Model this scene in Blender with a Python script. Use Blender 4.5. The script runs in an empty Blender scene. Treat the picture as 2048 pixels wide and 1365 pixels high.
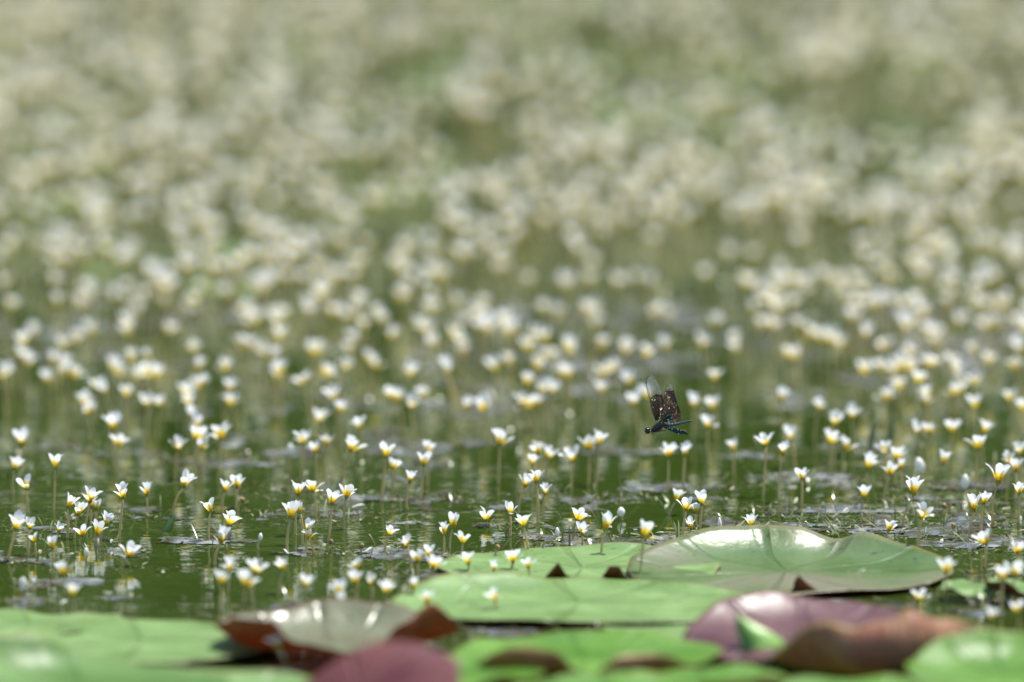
import bpy, bmesh, math, random
import numpy as np
from mathutils import Vector, Matrix
R = math.radians
random.seed(7)
rng = np.random.default_rng(7)
scene = bpy.context.scene
C = scene.collection

# ------------------------------------------------------------------ camera
PITCH, CAMH, FIELD = R(7.0), 1.110, 0.09          # 400 mm lens, 36 mm sensor
cam_d = bpy.data.cameras.new('camera')
cam_d.lens = 400; cam_d.sensor_width = 36; cam_d.sensor_fit = 'HORIZONTAL'
cam_d.clip_start = 0.1; cam_d.clip_end = 2000
cam_d.dof.use_dof = True; cam_d.dof.focus_distance = 7.98; cam_d.dof.aperture_fstop = 4.0
cam = bpy.data.objects.new('camera', cam_d); C.objects.link(cam)
cam.location = (0, 0, CAMH); cam.rotation_euler = (R(90) - PITCH, 0, 0)
scene.camera = cam

# ------------------------------------------------------------------ world, sun, exposure
SUN_EL, SUN_AZ = R(68), R(50)                     # azimuth from +Y (behind the field) towards +X
w = bpy.data.worlds.new('World'); scene.world = w; w.use_nodes = True
wn = w.node_tree
sky = wn.nodes.new('ShaderNodeTexSky'); sky.sky_type = 'NISHITA'; sky.sun_disc = False
sky.sun_elevation = SUN_EL; sky.sun_rotation = SUN_AZ
wn.nodes['Background'].inputs[1].default_value = 0.12
wn.links.new(sky.outputs[0], wn.nodes['Background'].inputs[0])
sd = bpy.data.lights.new('sun', 'SUN'); sd.energy = 4.2; sd.angle = R(0.53); sd.color = (1.0, 0.97, 0.91)
so = bpy.data.objects.new('sun', sd); C.objects.link(so)
sv = Vector((math.sin(SUN_AZ) * math.cos(SUN_EL), math.cos(SUN_AZ) * math.cos(SUN_EL), math.sin(SUN_EL)))
so.rotation_euler = sv.to_track_quat('Z', 'Y').to_euler(); so.location = (0, 0, 30)
scene.view_settings.view_transform = 'Standard'; scene.view_settings.look = 'None'
scene.view_settings.gamma = 1; scene.view_settings.exposure = 1.0
scene.cycles.use_denoising = True
scene.cycles.sample_clamp_indirect = 6
scene.cycles.max_bounces = 8; scene.cycles.transparent_max_bounces = 12

# ------------------------------------------------------------------ pixels of the photograph -> places
def ray(px, py):
    dx = (px - 1024) / 2048 * FIELD; dy = (682.5 - py) / 2048 * FIELD
    c, s = math.cos(PITCH), math.sin(PITCH)
    return Vector((dx, c + dy * s, -s + dy * c))
def on_water(px, py, z=0.0):
    d = ray(px, py); return Vector((0, 0, CAMH)) + d * ((z - CAMH) / d.z)
def on_plane(px, py, Y):
    d = ray(px, py); return Vector((0, 0, CAMH)) + d * (Y / d.y)
def mpp(Y): return FIELD * Y / 0.99 / 2048         # metres in one photo pixel at that distance

# ------------------------------------------------------------------ helpers
def mesh_obj(name, verts, faces, mats, parent=None, midx=None, smooth=True, attr=None):
    me = bpy.data.meshes.new(name); me.from_pydata([tuple(v) for v in verts], [], faces)
    for m in (mats if isinstance(mats, (list, tuple)) else [mats]): me.materials.append(m)
    if midx is not None: me.polygons.foreach_set('material_index', midx)
    if smooth: me.polygons.foreach_set('use_smooth', [True] * len(me.polygons))
    if attr:
        for k, vals in attr.items():
            a = me.attributes.new(k, 'FLOAT', 'POINT'); a.data.foreach_set('value', vals)
    me.update()
    return link(name, me, parent)
def link(name, me, parent=None):
    o = bpy.data.objects.new(name, me); C.objects.link(o)
    if parent: o.parent = parent
    return o
def empty(name, loc):
    o = bpy.data.objects.new(name, None); C.objects.link(o); o.location = loc; o.empty_display_size = 0.01
    return o
def tag(o, label, cat, group=None):
    o['label'] = label; o['category'] = cat
    if group: o['group'] = group
    return o
def structure(o): o['kind'] = 'structure'; return o
def stuff(o, label, cat): o['kind'] = 'stuff'; o['label'] = label; o['category'] = cat; return o

def tube(points, radii, n=6, cap=True):
    vs, fs = [], []; P = [Vector(p) for p in points]
    for i, p in enumerate(P):
        t = (P[min(i + 1, len(P) - 1)] - P[max(i - 1, 0)]).normalized()
        a = t.cross(Vector((0.31, 0.9, 0.2))).normalized(); b = t.cross(a)
        for k in range(n):
            an = 2 * math.pi * k / n; vs.append(p + (a * math.cos(an) + b * math.sin(an)) * radii[i])
    for i in range(len(P) - 1):
        for k in range(n):
            fs.append((i * n + k, i * n + (k + 1) % n, (i + 1) * n + (k + 1) % n, (i + 1) * n + k))
    if cap: fs.append(tuple(range(n - 1, -1, -1))); fs.append(tuple((len(P) - 1) * n + k for k in range(n)))
    return vs, fs
def join(parts):
    vs, fs = [], []
    for v, f in parts:
        o = len(vs); vs += list(v); fs += [tuple(i + o for i in q) for q in f]
    return vs, fs
def ellipsoid(c, r, nu=12, nv=8, M=None):
    vs, fs = [], []
    for j in range(nv + 1):
        th = math.pi * j / nv
        for i in range(nu):
            ph = 2 * math.pi * i / nu
            v = Vector((r[0] * math.sin(th) * math.cos(ph), r[1] * math.sin(th) * math.sin(ph), r[2] * math.cos(th)))
            if M: v = M @ v
            vs.append(v + Vector(c))
    for j in range(nv):
        for i in range(nu):
            fs.append((j * nu + i, (j + 1) * nu + i, (j + 1) * nu + (i + 1) % nu, j * nu + (i + 1) % nu))
    return vs, fs

_TAB = {}
def vnoise(x, y, seed=0):
    """smooth value noise on numpy arrays, 0..1"""
    if seed not in _TAB: _TAB[seed] = np.random.default_rng(seed + 101).random((256, 256))
    T = _TAB[seed]
    xi = np.floor(x).astype(np.int64); yi = np.floor(y).astype(np.int64); fx = x - xi; fy = y - yi
    fx = fx * fx * (3 - 2 * fx); fy = fy * fy * (3 - 2 * fy)
    g = lambda a, b: T[a % 256, b % 256]
    return (g(xi, yi) * (1 - fx) + g(xi + 1, yi) * fx) * (1 - fy) + (g(xi, yi + 1) * (1 - fx) + g(xi + 1, yi + 1) * fx) * fy
def fbm(x, y, seed=0, o=3):
    s = 0; a = 1; t = 0
    for k in range(o):
        s = s + a * vnoise(x * 2 ** k + 7.3 * k, y * 2 ** k + 3.1 * k, seed + k); t += a; a *= 0.5
    return s / t

# ------------------------------------------------------------------ materials
def mat(name):
    m = bpy.data.materials.new(name); m.use_nodes = True
    return m, m.node_tree.nodes, m.node_tree.links, m.node_tree.nodes['Principled BSDF'], m.node_tree.nodes['Material Output']
def node(ns, t, **kw):
    n = ns.new(t)
    for k, v in kw.items(): setattr(n, k, v)
    return n
def ramp(ns, stops):
    n = ns.new('ShaderNodeValToRGB'); e = n.color_ramp.elements
    while len(e) < len(stops): e.new(0.5)
    for i, (p, c) in enumerate(stops): e[i].position = p; e[i].color = (*c, 1)
    return n
def translucent_mix(ns, ls, b, out, colsock, fac, tint=None):
    t = ns.new('ShaderNodeBsdfTranslucent'); mx = ns.new('ShaderNodeMixShader'); mx.inputs[0].default_value = fac
    if tint is None: ls.new(colsock, t.inputs[0])
    else:
        mc = node(ns, 'ShaderNodeMix', data_type='RGBA', blend_type='MULTIPLY'); mc.inputs[0].default_value = 1
        ls.new(colsock, mc.inputs[6]); mc.inputs[7].default_value = (*tint, 1); ls.new(mc.outputs[2], t.inputs[0])
    ls.new(b.outputs[0], mx.inputs[1]); ls.new(t.outputs[0], mx.inputs[2]); ls.new(mx.outputs[0], out.inputs[0])

def petal_material():
    m, ns, ls, b, out = mat('petal_white_and_yellow')
    at = node(ns, 'ShaderNodeAttribute', attribute_name='t')
    tc = ns.new('ShaderNodeTexCoord'); nz = ns.new('ShaderNodeTexNoise'); nz.inputs['Scale'].default_value = 3.0
    ls.new(tc.outputs['Object'], nz.inputs[0])
    ma = node(ns, 'ShaderNodeMath', operation='MULTIPLY_ADD'); ma.inputs[1].default_value = 0.16
    ls.new(nz.outputs[0], ma.inputs[0]); ls.new(at.outputs['Fac'], ma.inputs[2])
    rp = ramp(ns, [(0.0, (0.55, 0.46, 0.03)), (0.42, (0.84, 0.60, 0.015)), (0.54, (0.85, 0.70, 0.12)), (0.66, (0.83, 0.84, 0.84))])
    ls.new(ma.outputs[0], rp.inputs[0]); ls.new(rp.outputs[0], b.inputs['Base Color'])
    b.inputs['Roughness'].default_value = 0.45
    translucent_mix(ns, ls, b, out, rp.outputs[0], 0.42)
    return m
def simple(name, col, rough=0.5, var=0.3, scale=40, trans=0.0, bump=0.0, spec=0.5):
    m, ns, ls, b, out = mat(name)
    tc = ns.new('ShaderNodeTexCoord'); nz = ns.new('ShaderNodeTexNoise'); nz.inputs['Scale'].default_value = scale
    nz.inputs['Detail'].default_value = 4; ls.new(tc.outputs['Object'], nz.inputs[0])
    rp = ramp(ns, [(0.3, tuple(c * (1 - var) for c in col)), (0.7, tuple(min(1, c * (1 + var)) for c in col))])
    ls.new(nz.outputs[0], rp.inputs[0]); ls.new(rp.outputs[0], b.inputs['Base Color'])
    b.inputs['Roughness'].default_value = rough; b.inputs['Specular IOR Level'].default_value = spec
    if bump:
        bp = ns.new('ShaderNodeBump'); bp.inputs['Strength'].default_value = 1; bp.inputs['Distance'].default_value = bump
        ls.new(nz.outputs[0], bp.inputs['Height']); ls.new(bp.outputs[0], b.inputs['Normal'])
    if trans: translucent_mix(ns, ls, b, out, rp.outputs[0], trans)
    return m
def varied(name, stops, rough, trans=0.0, spec=0.5):
    """colour from a per-vertex random value 'v'"""
    m, ns, ls, b, out = mat(name)
    at = node(ns, 'ShaderNodeAttribute', attribute_name='v'); rp = ramp(ns, stops)
    ls.new(at.outputs['Fac'], rp.inputs[0]); ls.new(rp.outputs[0], b.inputs['Base Color'])
    b.inputs['Roughness'].default_value = rough; b.inputs['Specular IOR Level'].default_value = spec
    if trans: translucent_mix(ns, ls, b, out, rp.outputs[0], trans)
    return m
def pad_material(name, c1, c2, rim, rough, trans, tint, spec=0.5, vein=0.75, sheen_bump=0.0011, scale=22, c3=None):
    """blade of a water lily pad: blotches, radial veins (attribute a = angle, r = radius 0..1), rim colour"""
    m, ns, ls, b, out = mat(name)
    tc = ns.new('ShaderNodeTexCoord')
    nz = ns.new('ShaderNodeTexNoise'); nz.inputs['Scale'].default_value = scale; nz.inputs['Detail'].default_value = 6
    ls.new(tc.outputs['Object'], nz.inputs[0])
    rp = ramp(ns, [(0.35, c1), (0.65, c2)] if c3 is None else [(0.32, c1), (0.48, c2), (0.66, c3)]); ls.new(nz.outputs[0], rp.inputs[0])
    aa = node(ns, 'ShaderNodeAttribute', attribute_name='a'); ar = node(ns, 'ShaderNodeAttribute', attribute_name='r')
    mul = node(ns, 'ShaderNodeMath', operation='MULTIPLY'); mul.inputs[1].default_value = 11.0; ls.new(aa.outputs['Fac'], mul.inputs[0])
    co = node(ns, 'ShaderNodeMath', operation='COSINE'); ls.new(mul.outputs[0], co.inputs[0])
    pw = node(ns, 'ShaderNodeMath', operation='GREATER_THAN'); pw.inputs[1].default_value = 0.978; ls.new(co.outputs[0], pw.inputs[0])
    mv = node(ns, 'ShaderNodeMix', data_type='RGBA', blend_type='MULTIPLY')
    sc = node(ns, 'ShaderNodeMath', operation='MULTIPLY'); sc.inputs[1].default_value = 0.8; ls.new(pw.outputs[0], sc.inputs[0])
    ls.new(sc.outputs[0], mv.inputs[0]); ls.new(rp.outputs[0], mv.inputs[6]); mv.inputs[7].default_value = (vein, vein, vein, 1)
    rr = ramp(ns, [(0.965, (0, 0, 0)), (0.995, (1, 1, 1))]); ls.new(ar.outputs['Fac'], rr.inputs[0])
    mr = node(ns, 'ShaderNodeMix', data_type='RGBA'); ls.new(rr.outputs[0], mr.inputs[0])
    ls.new(mv.outputs[2], mr.inputs[6]); mr.inputs[7].default_value = (*rim, 1)
    n3 = ns.new('ShaderNodeTexNoise'); n3.inputs['Scale'].default_value = 160; n3.inputs['Detail'].default_value = 2
    ls.new(tc.outputs['Object'], n3.inputs[0])
    sp = ramp(ns, [(0.63, (1, 1, 1)), (0.72, (0.60, 0.46, 0.28))]); ls.new(n3.outputs[0], sp.inputs[0])
    ms = node(ns, 'ShaderNodeMix', data_type='RGBA', blend_type='MULTIPLY'); ms.inputs[0].default_value = 1
    ls.new(mr.outputs[2], ms.inputs[6]); ls.new(sp.outputs[0], ms.inputs[7])
    ls.new(ms.outputs[2], b.inputs['Base Color']); b.inputs['Roughness'].default_value = rough
    b.inputs['Specular IOR Level'].default_value = spec
    n2 = ns.new('ShaderNodeTexNoise'); n2.inputs['Scale'].default_value = 70; ls.new(tc.outputs['Object'], n2.inputs[0])
    vr = ramp(ns, [(0.80, (0, 0, 0)), (1.0, (1, 1, 1))]); ls.new(co.outputs[0], vr.inputs[0])
    n4 = ns.new('ShaderNodeTexNoise'); n4.inputs['Scale'].default_value = 420; n4.inputs['Detail'].default_value = 3; ls.new(tc.outputs['Object'], n4.inputs[0])
    h1 = node(ns, 'ShaderNodeMath', operation='MULTIPLY_ADD'); h1.inputs[1].default_value = -1.1; ls.new(vr.outputs[0], h1.inputs[0]); ls.new(n2.outputs[0], h1.inputs[2])
    h2 = node(ns, 'ShaderNodeMath', operation='MULTIPLY_ADD'); h2.inputs[1].default_value = 0.16; ls.new(n4.outputs[0], h2.inputs[0]); ls.new(h1.outputs[0], h2.inputs[2])
    rv = ramp(ns, [(0.35, (rough * .8,) * 3), (0.7, (min(1, rough * 1.5),) * 3)]); ls.new(nz.outputs[0], rv.inputs[0]); ls.new(rv.outputs[0], b.inputs['Roughness'])
    bp = ns.new('ShaderNodeBump'); bp.inputs['Distance'].default_value = sheen_bump; bp.inputs['Strength'].default_value = 1
    ls.new(h2.outputs[0], bp.inputs['Height']); ls.new(bp.outputs[0], b.inputs['Normal'])
    translucent_mix(ns, ls, b, out, ms.outputs[2], trans, tint)
    return m

PETAL = petal_material()
STEM = simple('stem_green', (0.62, 0.54, 0.26), 0.5, 0.25, 60, 0.45)
CALYX = simple('sepal_green', (0.40, 0.38, 0.05), 0.5, 0.3, 200, 0.3)
STAMEN = simple('stamen_yellow', (0.80, 0.56, 0.03), 0.6, 0.2, 400, 0.2)
BUD = simple('bud_white', (0.80, 0.80, 0.74), 0.45, 0.06, 200, 0.35)
PAD_TOP = pad_material('pad_green', (0.115, 0.202, 0.052), (0.155, 0.255, 0.074), (0.16, 0.17, 0.05), 0.40, 0.12, (1, 1.1, .5), spec=.42)
PAD_TOP2 = pad_material('pad_deep_green', (0.052, 0.105, 0.024), (0.080, 0.135, 0.034), (0.13, 0.12, 0.04), 0.33, 0.12, (1, 1.1, .5), scale=7, c3=(0.150, 0.135, 0.085))
PAD_LIME = pad_material('pad_lime', (0.085, 0.215, 0.022), (0.150, 0.320, 0.040), (0.18, 0.22, 0.04), 0.40, 0.38, (1, 1.2, .4), spec=.35, scale=14)
PAD_MID = pad_material('pad_mid_green', (0.055, 0.130, 0.018), (0.105, 0.205, 0.045), (0.15, 0.20, 0.05), 0.45, 0.15, (1, 1.1, .5), scale=12, spec=.35)
PAD_OLD = pad_material('pad_bronze', (0.22, 0.21, 0.125), (0.22, 0.25, 0.14), (0.15, 0.09, 0.05), 0.26, 0.40, (1, .7, .35), spec=.6)
PAD_PURPLE = pad_material('pad_purple', (0.075, 0.028, 0.032), (0.115, 0.052, 0.050), (0.14, 0.07, 0.05), 0.38, 0.10, (1, .5, .4), spec=.35)
PAD_MAROON = pad_material('pad_maroon', (0.085, 0.020, 0.022), (0.110, 0.032, 0.032), (0.09, 0.03, 0.03), 0.50, 0.10, (1, .5, .4), spec=.25)
UNDER = pad_material('pad_underside_red_brown', (0.19, 0.065, 0.020), (0.28, 0.10, 0.028), (0.20, 0.08, 0.02), 0.45, 0.55, (1, .7, .35))
UNDER_RED = pad_material('pad_underside_red', (0.30, 0.080, 0.030), (0.40, 0.130, 0.035), (0.22, 0.07, 0.03), 0.45, 0.60, (1, .6, .35))
UNDER_PINK = pad_material('pad_underside_pink', (0.42, 0.150, 0.100), (0.50, 0.26, 0.14), (0.42, 0.36, 0.12), 0.45, 0.55, (1, .7, .45), vein=1.25)
UNDER_PURPLE = pad_material('pad_underside_maroon', (0.15, 0.050, 0.058), (0.19, 0.070, 0.075), (0.15, 0.06, 0.06), 0.40, 0.2, (1, .5, .5))

# ------------------------------------------------------------------ the setting: water, bank, wood
def water_material():
    m, ns, ls, b, out = mat('pond_water')
    b.inputs['Base Color'].default_value = (0.027, 0.045, 0.007, 1)
    b.inputs['Roughness'].default_value = 0.02; b.inputs['IOR'].default_value = 1.333
    tc = ns.new('ShaderNodeTexCoord')
    def n(scale, sx, detail=2):
        mp = ns.new('ShaderNodeMapping'); mp.inputs['Scale'].default_value = (sx, 1, 1); ls.new(tc.outputs['Object'], mp.inputs[0])
        z = ns.new('ShaderNodeTexNoise'); z.inputs['Scale'].default_value = scale; z.inputs['Detail'].default_value = detail
        ls.new(mp.outputs[0], z.inputs[0]); return z
    small, mid, mask = n(95, 0.55), n(30, 0.5), n(5.0, 1.0, 3)
    rp = ramp(ns, [(0.42, (0.22, 0.22, 0.22)), (0.66, (1, 1, 1))]); ls.new(mask.outputs[0], rp.inputs[0])
    ad = node(ns, 'ShaderNodeMath', operation='MULTIPLY_ADD'); ad.inputs[1].default_value = 2.0
    ls.new(mid.outputs[0], ad.inputs[0]); ls.new(small.outputs[0], ad.inputs[2])
    mu = node(ns, 'ShaderNodeMath', operation='MULTIPLY'); ls.new(ad.outputs[0], mu.inputs[0]); ls.new(rp.outputs[0], mu.inputs[1])
    bp = ns.new('ShaderNodeBump'); bp.inputs['Strength'].default_value = 1; bp.inputs['Distance'].default_value = 0.00075
    ls.new(mu.outputs[0], bp.inputs['Height']); ls.new(bp.outputs[0], b.inputs['Normal'])
    return m
WATER = water_material()
o = mesh_obj('water', [(-300, -60, 0), (300, -60, 0), (300, 400, 0), (-300, 400, 0)], [(0, 1, 2, 3)], WATER, smooth=False)
structure(o)
SOIL = simple('bank_undergrowth', (0.05, 0.085, 0.018), 0.9, 0.5, 1.5)
vs, fs = [], []
NX, NY = 60, 24
for j in range(NY + 1):
    for i in range(NX + 1):
        x = -60 + 120 * i / NX; y = 20 + 60 * (j / NY) ** 1.5
        sh = 0.9 * math.sin(x * 0.35) + 0.6 * math.sin(x * 0.9 + 1)
        vs.append((x, y + sh, -0.6 + 1.3 * (1 - math.exp(-(y - 20) / 1.6)) + 13 * min(1, max(0, (y - 23) / 22)) ** 1.1 + 0.25 * math.sin(x * 1.3 + y)))  # tall rise is an unseen hill, added to keep sky out of the water's mirror
for j in range(NY):
    for i in range(NX):
        a = j * (NX + 1) + i; fs.append((a, a + 1, a + NX + 2, a + NX + 1))
structure(mesh_obj('bank', vs, fs, SOIL))

LEAVES = varied('wood_leaves', [(0.0, (0.045, 0.085, 0.010)), (0.5, (0.085, 0.145, 0.018)), (1.0, (0.13, 0.20, 0.03))], 0.55, 0.4)
BARK = simple('bark', (0.09, 0.07, 0.05), 0.9, 0.4, 6)
vs, fs, vv, mi = [], [], [], []
for k in range(60):                                 # the wood on the far bank, which the water mirrors
    x = -16 + 32 * (k + random.random()) / 60; y = random.uniform(21.5, 26); h = random.uniform(6.5, 10.5)
    tv, tf = tube([(x, y, 0), (x + .2, y, h * .4), (x + random.uniform(-.5, .5), y, h * .85)], [.17, .12, .04], 7)
    o_ = len(vs); vs += [tuple(v) for v in tv]; fs += [tuple(i + o_ for i in q) for q in tf]; mi += [1] * len(tf); vv += [0] * len(tv)
    for cl in range(26):
        zc = random.uniform(0.0, h); rc = (1.9 * math.sin(math.pi * min(1, (zc + .6) / (h + .9))) ** .6 + .3)
        an = random.uniform(0, 6.28); cx = x + math.cos(an) * rc * random.random() ** .5; cy = y + math.sin(an) * rc * random.random() ** .5
        for q in range(26):
            p = Vector((cx, cy, zc)) + Vector((random.gauss(0, .4), random.gauss(0, .4), random.gauss(0, .32)))
            u = Vector((random.gauss(0, 1), random.gauss(0, 1), random.gauss(0, .6))).normalized()
            v2 = u.cross(Vector((random.gauss(0, 1), random.gauss(0, 1), random.gauss(0, 1)))).normalized()
            s = random.uniform(.10, .2); o_ = len(vs)
            vs += [tuple(p - u * s), tuple(p + v2 * s * .5), tuple(p + u * s), tuple(p - v2 * s * .5)]
            fs.append((o_, o_ + 1, o_ + 2, o_ + 3)); mi.append(0); vv += [random.random()] * 4
o = mesh_obj('far_wood', vs, fs, [LEAVES, BARK], midx=mi, smooth=False, attr={'v': vv})
stuff(o, 'dark green wood on the far bank mirrored in the pond', 'wood')

# ------------------------------------------------------------------ floating weed on the water
PATCHES = []
for px_, py_, hw, hr in [(230,1038,130,9),(60,1122,110,9),(200,1105,110,11),(420,1082,110,7),(640,1032,150,15),(690,1104,150,11),(120,1168,150,10),(480,1128,60,6),(300,1140,120,8),
        (1075,1074,70,7),(1250,1086,120,12),(1130,1100,110,14),(1430,1078,150,13),(1660,1032,170,20),(1560,1062,120,9),(1800,1062,130,14),(1960,1090,120,16),(1960,1040,100,18),(1880,1010,130,14),
        (800,1150,110,10),(900,1120,80,9),(1010,1052,60,6),(770,1046,90,6),(860,1000,90,8),(560,985,90,7),(330,1022,60,6),(90,1062,90,6),(1200,1000,130,9),(1400,975,110,11),(1640,960,170,16),
        (1850,970,150,14),(1000,890,130,9),(200,905,170,13),(60,960,60,8),(420,925,130,12),(700,900,150,12),(1250,900,120,11),(1500,915,120,11),(1750,900,170,13),(860,930,90,7),(1980,940,90,12),
        (580,1215,80,8),(740,1215,110,10),(1000,1262,110,9),(60,1205,90,8),(250,1195,90,6),(1950,1225,70,9),(2010,1150,60,9)]:
    c_ = on_water(px_, py_); PATCHES.append((c_.x, c_.y, hw * mpp(c_.y), (on_water(px_, py_ - hr).y - on_water(px_, py_ + hr).y) / 2))
def weed_density(x, y):
    d = 0.40 + 0.30 * (fbm(x * 7.0 + 3, y * 3.0, 21, 3) - .5)
    for cx_, cy_, a_, b_ in PATCHES: d = d + 0.20 * np.exp(-(((x - cx_) / a_) ** 2 + ((y - cy_) / b_) ** 2) ** 1.5)
    far = np.clip((y - 8.5) / 1.3, 0, 1)
    return np.minimum(d, .72) + far * (0.10 + 0.16 * (fbm(x * 9, y * 2.5, 61, 2) - .5))
def weed_carpet(x0, x1, y0, y1, step, thr, seed):
    nx = int((x1 - x0) / step); ny = int((y1 - y0) / step)
    X, Y = np.meshgrid(np.linspace(x0, x1, nx), np.linspace(y0, y1, ny))
    X = X + rng.normal(0, step * .15, X.shape); Y = Y + rng.normal(0, step * .15, Y.shape)
    m = weed_density(X, Y)
    n1 = fbm(X * 75, Y * 75, seed, 3); n2 = fbm(X * 34, Y * 17, seed + 9, 3)
    amp = np.clip((m - thr) / 0.16, -1, 1)
    Z = 0.0026 * (n1 - 0.5) * (0.5 + np.clip(amp, 0, 1)) + 0.0036 * (n2 - 0.56) + 0.0007 * amp
    keep = Z > 0.0001
    q = keep[:-1, :-1] & keep[1:, :-1] & keep[:-1, 1:] & keep[1:, 1:] & (amp[:-1, :-1] > -0.35)
    idx = np.arange(nx * ny).reshape(ny, nx)
    F = np.stack([idx[:-1, :-1][q], idx[:-1, 1:][q], idx[1:, 1:][q], idx[1:, :-1][q]], 1)
    used = np.unique(F); remap = np.full(nx * ny, -1); remap[used] = np.arange(len(used)); F = remap[F]
    V = np.stack([X.ravel(), Y.ravel(), Z.ravel()], 1)[used]
    col = np.clip((.55 * fbm(X * 150, Y * 150, seed + 33, 2) + .45 * fbm(X * 28, Y * 14, seed + 41, 2)).ravel()[used] * 2.6 - .8, 0, 1)
    return V, F, col
FILM_SKY_TINT = varied('weed_film_sky_tint', [(0.0, (0.022, 0.022, 0.012)), (0.3, (0.065, 0.056, 0.034)), (0.5, (0.060, 0.072, 0.046)), (0.68, (0.105, 0.115, 0.130)), (0.88, (0.16, 0.175, 0.195)), (1.0, (0.26, 0.25, 0.20))], 0.24, 0.0, 0.9)  # blue-grey stops paint the sky's reflection into the film colour
FILM_FAR = varied('weed_far', [(0.0, (0.035, 0.075, 0.010)), (0.5, (0.08, 0.145, 0.025)), (1.0, (0.15, 0.22, 0.06))], 0.4, 0.1, 0.5)
def np_mesh(name, V, F, mats, attrs, smooth=True, midx=None):
    me = bpy.data.meshes.new(name); k = F.shape[1]
    me.vertices.add(len(V)); me.vertices.foreach_set('co', V.astype(np.float32).ravel())
    me.loops.add(F.size); me.loops.foreach_set('vertex_index', F.astype(np.int32).ravel())
    me.polygons.add(len(F)); me.polygons.foreach_set('loop_start', np.arange(0, F.size, k, dtype=np.int32))
    me.polygons.foreach_set('loop_total', np.full(len(F), k, dtype=np.int32))
    for m in mats: me.materials.append(m)
    if midx is not None: me.polygons.foreach_set('material_index', midx.astype(np.int32))
    if smooth: me.polygons.foreach_set('use_smooth', np.ones(len(F), dtype=bool))
    for a, vals in attrs.items():
        at = me.attributes.new(a, 'FLOAT', 'POINT'); at.data.foreach_set('value', vals.astype(np.float32))
    me.update(calc_edges=True); me.validate()
    return link(name, me)
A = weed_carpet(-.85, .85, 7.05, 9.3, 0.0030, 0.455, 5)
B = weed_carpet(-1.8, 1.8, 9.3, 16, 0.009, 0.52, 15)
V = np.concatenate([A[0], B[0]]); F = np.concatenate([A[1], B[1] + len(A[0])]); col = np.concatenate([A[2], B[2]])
stuff(np_mesh('floating_weed', V, F, [FILM_SKY_TINT, FILM_FAR], {'v': col}, midx=np.concatenate([np.zeros(len(A[1])), np.ones(len(B[1]))])), 'wet green weed and sky-grey tinted film lying in patches on the water', 'water weed')

BITS = varied('weed_bits', [(0.0, (0.05, 0.04, 0.02)), (0.35, (0.12, 0.10, 0.04)), (0.6, (0.12, 0.16, 0.04)), (0.85, (0.22, 0.24, 0.10)), (1.0, (0.45, 0.43, 0.33))], 0.3, 0.2, 0.6)
vs_l, fs_l, vv_l = [], [], []
def bit(p, L, wd, az, tilt, bend, val, n=3):
    """a curved ribbon of leaf"""
    o_ = len(vs_l); d = Vector((math.cos(az), math.sin(az), 0)); sd_ = Vector((-d.y, d.x, 0)); q = Vector(p); t = tilt
    for i in range(n + 1):
        f = i / n; ww = wd * (0.25 + math.sin(math.pi * min(1, f * .9 + .1))) * .8
        vs_l.append(tuple(q - sd_ * ww * .5)); vs_l.append(tuple(q + sd_ * ww * .5 + Vector((0, 0, random.uniform(-.3, .3) * wd)))); vv_l.extend([val, val])
        q = q + (d * math.cos(t) + Vector((0, 0, math.sin(t)))) * L / n; t += bend / n
    for i in range(n): fs_l.append((o_ + 2 * i, o_ + 2 * i + 1, o_ + 2 * i + 3, o_ + 2 * i + 2))
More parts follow.
